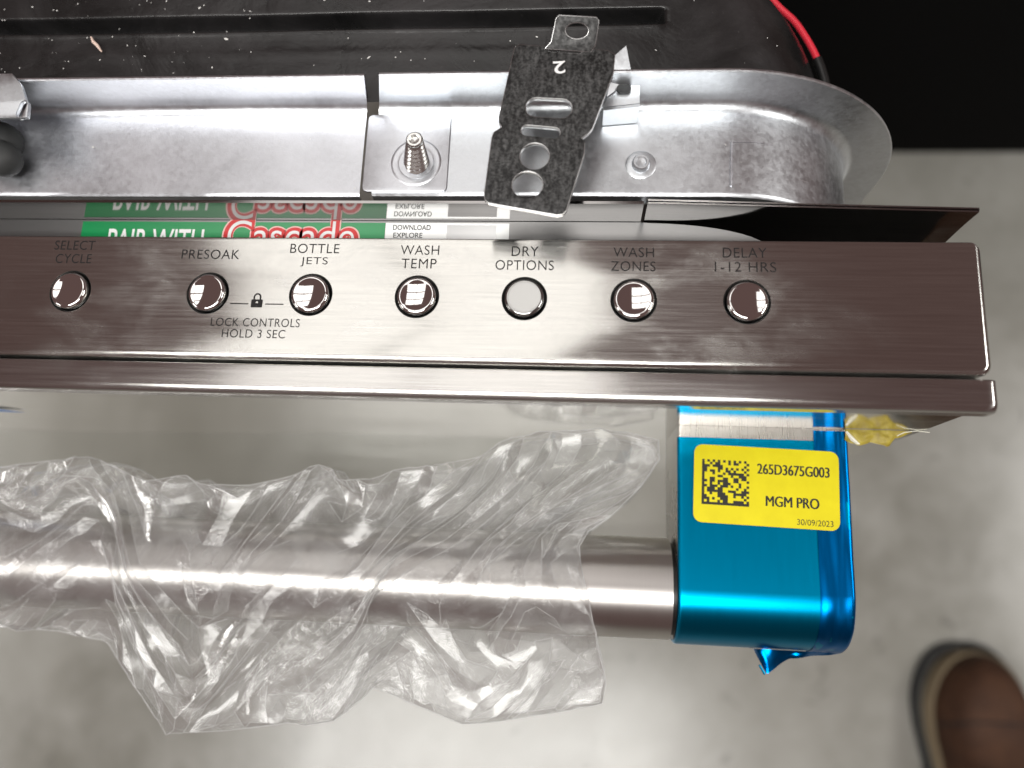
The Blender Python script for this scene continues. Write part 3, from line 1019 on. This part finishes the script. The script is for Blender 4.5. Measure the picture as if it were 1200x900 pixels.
# --- yellow label on the bracket
lab_rot = math.radians(-1.6)
lc = (-45.2, -24.75)
def rotp(x, y):
    c, s = math.cos(lab_rot), math.sin(lab_rot)
    return (lc[0] + x * c - y * s, lc[1] + x * s + y * c)
me = curve_shape([[rotp(x, y) for x, y in rrect(-21.3, 21.3, -11.75, 11.75, 2.6, 6)]], 0.03)
for vtx in me.vertices: vtx.co.z += (BT + 0.56) * S
me.materials.append(M['yellow'])
lab = finish(me, 'parts_label', dw, sharp=None)
lab['label'] = 'yellow parts label stuck on the blue film'
ZL = BT + 0.60
lettering('printed_words', '265D3675G003', *rotp(8.0, 5.3), ZL, 21.2, 3.1, M['ink'], lab, rot=lab_rot, offset=0.0, bold=0.035)
lettering('printed_words', 'MGM PRO', *rotp(7.7, -4.2), ZL, 15.6, 3.1, M['ink'], lab, rot=lab_rot, offset=0.0, bold=0.035)
lettering('printed_words', '30/09/2023', *rotp(14.2, -9.8), ZL, 10.4, 1.75, M['ink'], lab, rot=lab_rot, offset=0.0)
DM = ['101010101010101010', '100101100010110001', '111011110000000010', '110000110101010101', '110110100110100010', '100010001011111101',
      '100000110001001110', '100110001100110110', '110110111100110001', '100100101110001000', '110111011101001001', '101110110000010010',
      '101111110011100111', '100100111000111110', '110000111100100101', '111010011100000010', '101000101100111101', '111111111111111111']
mb = MB()
mw = 14.0 / 18; mh = 13.6 / 18
for r, line in enumerate(DM):
    c0 = 0
    while c0 < 18:
        if line[c0] == '1':
            c1 = c0
            while c1 + 1 < 18 and line[c1 + 1] == '1': c1 += 1
            xa = -18.9 + c0 * mw; xb = -18.9 + (c1 + 1) * mw
            ya = 7.3 - r * mh; yb = ya - mh * 1.02
            mb.add([(*rotp(xa, yb), ZL + 0.002 * (r % 2)), (*rotp(xb, yb), ZL + 0.002 * (r % 2)), (*rotp(xb, ya), ZL + 0.002 * (r % 2)), (*rotp(xa, ya), ZL + 0.002 * (r % 2))], [(0, 1, 2, 3)])
            c0 = c1 + 1
        else:
            c0 += 1
mb.build('printed_matrix', M['ink'], lab, sharp=None, recalc=False)

# ------------------------------------------------------------------ torn yellow tape on the bracket corner
tp = [(-21.8, -9.6), (-20.2, -10.6), (-17.6, -11.6), (-14.0, -10.4), (-8.8, -11.6), (-7.0, -9.0), (-4.6, -8.4), (-2.6, -7.2)]
mb = MB()
rows = []
for i in range(22):
    u = i / 21
    x = -21.6 + u * 19.4
    # torn front edge
    xs_ = [p[0] for p in tp]; ys_ = [p[1] for p in tp]
    ye = float(np.interp(x, xs_, ys_)) + 0.25 * mnoise.noise(Vector((x * 1.3, 0, 0)))
    row = []
    for j in range(10):
        t = j / 9
        y = -6.75 + (ye + 6.75) * t
        z = -43.4 + 1.6 * abs(((u * 3.1 + 0.35 * t) % 1.0) - 0.5) * t - 1.4 * t * t + 0.7 * mnoise.noise(Vector((x * 0.5, y * 0.7, 2)))
        row.append((x, y, z))
    rows.append(row)
mb.grid(rows)
rows2 = [[(x, y, z - 0.12) for x, y, z in r] for r in rows]
mb.grid(rows2)
edge = [r[-1] for r in rows]; edge2 = [r[-1] for r in rows2]
mb.grid([edge, edge2], mi=1)
mb.tube([(-21.4, -7.4, -43.4), (-19.6, -9.6, -43.8), (-17.8, -10.9, -44.4), (-15.6, -10.3, -44.4)], [0.35, 0.7, 0.5, 0.15], 6, mi=1)
mb.tube([(-6.6, -8.3, -43.8), (-4.4, -7.2, -43.4), (-1.0, -6.75, -43.0), (2.6, -7.1, -43.2)], [0.12, 0.16, 0.14, 0.1], 5, mi=1)
tape = mb.build('torn_tape', [M['tape'], M['tape_edge']], None, sharp=40)
tag(tape, 'torn scrap of yellow masking tape sticking out beside the blue bracket', 'tape')

# ------------------------------------------------------------------ polythene bag over the handle bar
bagback = [(-330, -28), (-307.2, -27.7), (-289.5, -26.8), (-275.1, -24.4), (-260.8, -22.6), (-251.6, -25.1), (-240.8, -29.4), (-233.8, -28.6), (-226.3, -27.0), (-221.6, -30.3), (-205.4, -29.8), (-194.5, -27.2), (-183.4, -22.8), (-178.8, -24.0), (-177.4, -27.2), (-164.4, -26.2), (-157.9, -22.8), (-148.5, -21.7), (-137.8, -20.0), (-132.5, -18.5), (-124.8, -12.9), (-111.6, -9.8), (-95.8, -8.6), (-84.0, -9.8), (-77.0, -11.5)]
bagfront = [(-330, -80), (-305.4, -79.5), (-287.8, -77.9), (-270.0, -78.3), (-252.2, -80.6), (-241.6, -92.4), (-228.2, -107.0), (-209.2, -105.1), (-187.8, -101.4), (-184.5, -102.2), (-174.5, -99.9), (-165.8, -92.8), (-163.3, -89.6), (-151.0, -93.6), (-134.9, -98.8), (-127.2, -98.1), (-109.2, -94.4), (-92.7, -90.6)]
right_t = np.array([0, .07, .2, .3, .385, .49, .61, .78, .91, 1.0]); right_x = np.array([-76.8, -76.2, -83.7, -91.4, -100.3, -100.1, -97.8, -94.6, -91.9, -93.0])
NU, NT = 210, 72
U, T = np.meshgrid(np.linspace(0, 1, NU), np.linspace(0, 1, NT), indexing='ij')
def resample(pl_, n_):
    a = np.array(pl_); uu = (a[:, 0] - a[0, 0]) / (a[-1, 0] - a[0, 0])
    un = np.linspace(0, 1, n_)
    return np.interp(un, uu, a[:, 0]), np.interp(un, uu, a[:, 1])
bx_, by_ = resample(bagback, NU); fx_, fy_ = resample(bagfront, NU)
Xb = bx_[:, None] * (1 - T) + fx_[:, None] * T
Yb = by_[:, None] * (1 - T) + fy_[:, None] * T
dr = np.interp(T[0], right_t, right_x) - (right_x[0] * (1 - T[0]) + right_x[-1] * T[0])
Xb = Xb + dr[None, :] * (U ** 5)

def fbm(X, Y, sc, seed):
    r_ = np.random.default_rng(seed)
    h = np.zeros_like(X)
    for k in range(14):
        a = r_.uniform(0, 2 * PI); f_ = r_.uniform(0.5, 1.6) / sc * 2 * PI
        h += r_.uniform(0.4, 1) * np.sin(f_ * (X * math.cos(a) + Y * math.sin(a)) + r_.uniform(0, 6.3))
    return h / 3.0

def drape(upper, seed, iters=360):
    """position based cloth: a film with more material than its outline, bunched along the bar, buckles into folds"""
    r_ = np.random.default_rng(seed)
    dy = Yb - YC
    hull = np.sqrt(np.clip(16.6 ** 2 - dy ** 2, 0, None))
    line = -45.5 + (-57 + 45.5) * T
    bulge = np.sin(PI * T)
    sg = 1.0 if upper else -1.0
    if upper: Z0 = np.maximum(line + 3.0 * bulge, ZC + hull)
    else: Z0 = np.minimum(line - 9.0 * bulge - 1.0 * np.minimum(1, (1 - T) / 0.06), ZC - hull)
    P = np.stack([Xb, Yb, Z0], -1)
    base = P.copy()
    P[..., 2] += sg * (3.6 * fbm(Xb, Yb * 0.8, 34, seed) + 1.5 * fbm(Xb, Yb * 0.8, 13, seed + 1)) + sg * 2.0
    P[..., 2] += 0.05 * r_.normal(size=Xb.shape)
    # how much surplus film there is, in bunches
    bunch = np.clip(0.5 + 0.5 * fbm(Xb, Yb * 0.2, 60, seed + 2), 0, 1)
    su = 1.01 + 0.11 * bunch; sv = 1.02 + 0.09 * np.clip(0.5 + 0.5 * fbm(Xb, Yb, 40, seed + 3), 0, 1)
    def seglen(A, B, m_): return np.linalg.norm(A - B, axis=-1) * m_
    Ru = seglen(base[1:], base[:-1], 0.5 * (su[1:] + su[:-1]))
    Rt = seglen(base[:, 1:], base[:, :-1], 0.5 * (sv[:, 1:] + sv[:, :-1]))
    Rd = np.sqrt((0.5 * (Ru[:, 1:] + Ru[:, :-1])) ** 2 + (0.5 * (Rt[1:] + Rt[:-1])) ** 2)
    pin = np.zeros(Xb.shape); pin[:, 0] = 0.5; pin[:, -1] = 0.8; pin[0, :] = 1.0; pin[-1, :] = 0.35
    V = np.zeros_like(P); Pp = P.copy()
    def con(ia, ib, rest, k, only_push=False):
        d = P[ib] - P[ia]
        L = np.linalg.norm(d, axis=-1) + 1e-9
        c = (L - rest) / L * 0.5 * k
        if only_push: c = np.minimum(c, 0)
        c = d * c[..., None]
        P[ia] += c; P[ib] -= c
    sl = slice
    for it in range(iters):
        Q = P + 0.92 * (P - Pp)
        Pp = P.copy(); P = Q
        P[..., 2] += -0.004
        for rep_ in range(2):
            for o in (0, 1):
                n_ = (NU - o) // 2
                con((sl(o, o + 2 * n_, 2),), (sl(o + 1, o + 2 * n_, 2),), Ru[o:o + 2 * n_ - 1:2], 1.0)
                n_ = (NT - o) // 2
                con((sl(None), sl(o, o + 2 * n_, 2)), (sl(None), sl(o + 1, o + 2 * n_, 2)), Rt[:, o:o + 2 * n_ - 1:2], 1.0)
            for o in (0, 1):
                n_ = (NU - o) // 2
                for (a, b_) in (((0, -1), (1, None)), ((1, None), (0, -1))):
                    con((sl(o, o + 2 * n_, 2), sl(*a)), (sl(o + 1, o + 2 * n_, 2), sl(*b_)), Rd[o:o + 2 * n_ - 1:2], 0.12)
            # bending resistance, over short and long spans
            for span, k_ in ((2, 0.35), (4, 0.30), (7, 0.12)):
                Rs = sum(Ru[m_:NU - 1 - (span - 1 - m_)] for m_ in range(span))
                for o in range(2 * span):
                    ks = [i_ for i_ in range(o, NU - span, 2 * span)]
                    if ks: con((sl(ks[0], ks[-1] + 1, 2 * span),), (sl(ks[0] + span, ks[-1] + span + 1, 2 * span),), Rs[ks[0]:ks[-1] + 1:2 * span], k_, True)
                Rs = sum(Rt[:, m_:NT - 1 - (span - 1 - m_)] for m_ in range(span))
                for o in range(2 * span):
                    ks = [i_ for i_ in range(o, NT - span, 2 * span)]
                    if ks: con((sl(None), sl(ks[0], ks[-1] + 1, 2 * span)), (sl(None), sl(ks[0] + span, ks[-1] + span + 1, 2 * span)), Rs[:, ks[0]:ks[-1] + 1:2 * span], k_, True)
        # outline holds, film lies on the bar, door stays behind
        P[..., :2] += (base[..., :2] - P[..., :2]) * pin[..., None]
        P[..., 2] += (base[..., 2] - P[..., 2]) * np.maximum(0.004, pin * 0.35)
        py = P[..., 1] - YC; pz = P[..., 2] - ZC
        r2 = np.sqrt(py * py + pz * pz) + 1e-9
        inside = r2 < 15.95
        f_ = np.where(inside, 15.95 / r2, 1.0)
        P[..., 1] = YC + py * f_; P[..., 2] = ZC + pz * f_
        near = np.abs(P[..., 1] - YC) < 15
        P[..., 2] = np.where(near & ((P[..., 2] - ZC) * sg < 0), ZC + sg * np.sqrt(np.clip(15.95 ** 2 - (P[..., 1] - YC) ** 2, 0, None)), P[..., 2])
        P[..., 1] = np.minimum(P[..., 1], -7.0)
        if upper: P[..., 2] = np.minimum(P[..., 2], -26.0)
    return P
import time as _t
_t0 = _t.time()
top_l = drape(True, 3); bot_l = drape(False, 8, 220)
print('drape seconds', _t.time() - _t0)
# the two layers are welded along the front hem
bot_l[:, -1, :] = top_l[:, -1, :]
vs = np.concatenate([top_l.reshape(-1, 3), bot_l.reshape(-1, 3)])
idx = np.arange(NU * NT).reshape(NU, NT)
q = np.stack([idx[:-1, :-1], idx[1:, :-1], idx[1:, 1:], idx[:-1, 1:]], -1).reshape(-1, 4)
faces = np.concatenate([q, q + NU * NT])
me = bpy.data.meshes.new('plastic_bag')
me.from_pydata((vs * S).tolist(), [], faces.tolist())
me.materials.append(M['bag'])
# crease the film: flat facets with sharp folds between them
tmp = bpy.data.objects.new('tmp', me); COL.objects.link(tmp)
dm = tmp.modifiers.new('d', 'DECIMATE'); dm.ratio = 0.08
me2 = bpy.data.meshes.new_from_object(tmp.evaluated_get(bpy.context.evaluated_depsgraph_get()))
bpy.data.objects.remove(tmp)
bag = finish(me2, 'plastic_bag', None, sharp=23, recalc=False)
# stress-whitened crease lines and the welded hem
bm = bmesh.new(); bm.from_mesh(bag.data)
mb = MB()
for e in bm.edges:
    if len(e.link_faces) == 2:
        an = e.calc_face_angle(0)
        if an < math.radians(26): continue
        rad = 0.035 + 0.05 * min(1.0, an / 1.2)
    elif len(e.link_faces) == 1:
        rad = 0.10
    else: continue
    a_, b_ = e.verts[0].co / S, e.verts[1].co / S
    if (a_ - b_).length < 0.4: continue
    mb.tube([a_, b_], rad, 4, cap=False)
bm.free()
if mb.v:
    cr_ = mb.build('crease_lines', M['crease'], bag, sharp=None, recalc=False)
    cr_['kind'] = 'stuff'
tag(bag, 'crumpled clear plastic bag wrapped over the round handle bar', 'plastic bag')

# ------------------------------------------------------------------ brown shoe on the floor
shoe = empty('shoe', (385, -270, ZF))
tag(shoe, 'brown leather shoe with pale sole standing on the concrete floor', 'shoe')
def shoe_half(yv):
    """half width and centre of the shoe at distance yv behind the toe"""
    t = yv / 300.0
    w_ = 58 * min(1.0, (1 - (1 - min(1, yv / 85.0)) ** 2.4) ** 0.5)
    w_ *= 1 - 0.22 * max(0.0, min(1.0, (t - 0.33) / 0.3)) + 0.10 * max(0.0, (t - 0.65) / 0.35)
    if t > 0.88: w_ *= math.sqrt(max(0.02, 1 - ((t - 0.88) / 0.125) ** 2))
    return max(w_, 1.0)
def shoe_cx(yv): return 391 - 6 * min(1, yv / 70.0) + 0.05 * yv
def shoe_loop(z, inset, yy):
    return None
def shoe_band(name, z0, z1, grow0, grow1, mat, cap=False, parent=shoe):
    mbx = MB()
    yv = np.concatenate([np.linspace(0.4, 20, 12), np.linspace(26, 290, 26), np.linspace(293, 299.5, 5)])
    def loop(z, g):
        l = []
        for y_ in yv: l.append((shoe_cx(y_) - max(1, shoe_half(y_) + g), -138 - y_ + (g * -1 if y_ > 150 else g) * 0.7, z))
        for y_ in yv[::-1]: l.append((shoe_cx(y_) + max(1, shoe_half(y_) + g), -138 - y_ + (g * -1 if y_ > 150 else g) * 0.7, z))
        return l
    prof_ = [(z0, grow0 - 1.5), (z0 + 1.5, grow0), (z1 - 1.5, grow1), (z1, grow1 - 1.5), (z1, grow1 - 8)]
    mbx.grid([loop(z, g) for z, g in prof_], closed_u=True)
    return mbx.build(name, mat, parent, sharp=40)
os_ = shoe_band('outsole_and_shadow', ZF + 0.3, ZF + 9, 7, 7, M['outsole_and_shadow'])
for vtx in os_.data.vertices: vtx.co.x -= 6 * S; vtx.co.y += 4 * S  # outsole widened and shifted, its black rim stands for the shoe's shadow
shoe_band('midsole', ZF + 9, ZF + 27, 2, 0.5, M['sole'])
# upper
rows = []
yv = np.concatenate([np.linspace(0.5, 20, 12), np.linspace(26, 290, 40), np.linspace(293, 299.5, 5)])
for y_ in yv:
    hw = max(0.8, shoe_half(y_) - 4.5)
    tt = y_ / 300.0
    ht = 14 + 40 * (1 - (1 - min(1, y_ / 70.0)) ** 2.2) ** 0.5 + 55 * max(0.0, min(1.0, (tt - 0.28) / 0.35)) ** 1.3
    row = []
    for k in range(33):
        a = PI * k / 32
        e = 0.62
        cxs = math.copysign(abs(math.cos(a)) ** e, math.cos(a)); szs = math.sin(a) ** 0.8
        row.append((shoe_cx(y_) + hw * cxs * (1 - 0.10 * szs), -138 - y_ - 3.0, ZF + 25 + ht * szs))
    rows.append(row)
mb = MB(); mb.grid(rows)
upper = mb.build('upper', M['leather'], shoe, sharp=70)
# toe cap seam
mb = MB()
pts = []
y_ = 78.0
hw = shoe_half(y_) - 4.5
ht = 14 + 40
for a in np.linspace(0.05, PI - 0.05, 24):
    cxs = math.copysign(abs(math.cos(a)) ** 0.62, math.cos(a)); szs = math.sin(a) ** 0.8
    pts.append((shoe_cx(y_) + hw * cxs * (1 - 0.10 * szs), -138 - y_ - 3.0 + 14 * math.sin(a) - 6, ZF + 25.6 + ht * szs))
mb.tube(pts, 1.1, 6)
mb.build('toe_seam', M['outsole_and_shadow'], upper, sharp=60)
# welt stitching line and laces
mb = MB()
for s in (-1, 1):
    pts = [(shoe_cx(y_) + s * (shoe_half(y_) - 1.2), -138 - y_ - 1.0, ZF + 28.2) for y_ in np.linspace(1.5, 280, 60)]
    mb.tube(pts, 1.5, 8)
mb.build('welt', M['sole'], shoe, sharp=60)
for k in range(4):
    y_ = 122 + k * 18
    tt = y_ / 300.0
    ht = 14 + 40 + 55 * max(0.0, min(1.0, (tt - 0.28) / 0.35)) ** 1.3
    pts = []
    for a in np.linspace(PI * 0.30, PI * 0.70, 12):
        hw = shoe_half(y_) - 4.5
        cxs = math.copysign(abs(math.cos(a)) ** 0.62, math.cos(a)); szs = math.sin(a) ** 0.8
        pts.append((shoe_cx(y_) + hw * cxs * (1 - 0.10 * szs), -138 - y_ - 3.0, ZF + 26.5 + ht * szs))
    mb = MB(); mb.tube(pts, 2.6, 8)
    mb.build('lace', M['leather'], shoe, sharp=60)

# ------------------------------------------------------------------ lint
mb = MB()
fp = [(-251.3, 99.6, 0.2), (-250.0, 97.6, 0.6), (-248.4, 96.2, 0.6), (-247.0, 94.4, 0.2)]
mb.tube([(x, y, z - 0.3) for x, y, z in fp], [0.25, 0.5, 0.5, 0.2], 8)
fb = mb.build('fibre', M['fibre'], None, sharp=60)
tag(fb, 'curled tan fibre lying on the black mat', 'fibre')
mb = MB()
r_ = random.Random(5)
for k in range(310):
    if k < 235:
        x = r_.uniform(-285, -45) if r_.random() < 0.55 else r_.uniform(-285, -200); y = r_.uniform(78.5, 128)
        z = mat_top(x, y) + 0.05
    else:
        x = r_.uniform(-260, -50); y = r_.uniform(48.5, 70); z = 0.35 if x > -163 else -0.1
        if -165 < x < -138: z = 1.0
        if abs(x + 148) < 8: continue
    s_ = r_.uniform(0.06, 0.22) * (2.0 if r_.random() < 0.06 else 1)
    if k >= 235: s_ *= 0.6
    a = r_.uniform(0, PI); el = r_.uniform(0.6, 2.4)
    pts = []
    for j in range(5):
        t = 2 * PI * j / 5
        u_ = math.cos(t) * s_ * el; v_ = math.sin(t) * s_ * r_.uniform(0.6, 1.1)
        pts.append((x + u_ * math.cos(a) - v_ * math.sin(a), y + u_ * math.sin(a) + v_ * math.cos(a)))
    mb.prism(pts, z, z + s_ * 0.5)
ln = mb.build('lint', M['lint'], None, sharp=None)
tag(ln, 'white dust and lint specks scattered on the black mat and galvanized rim', None, None, 'stuff')
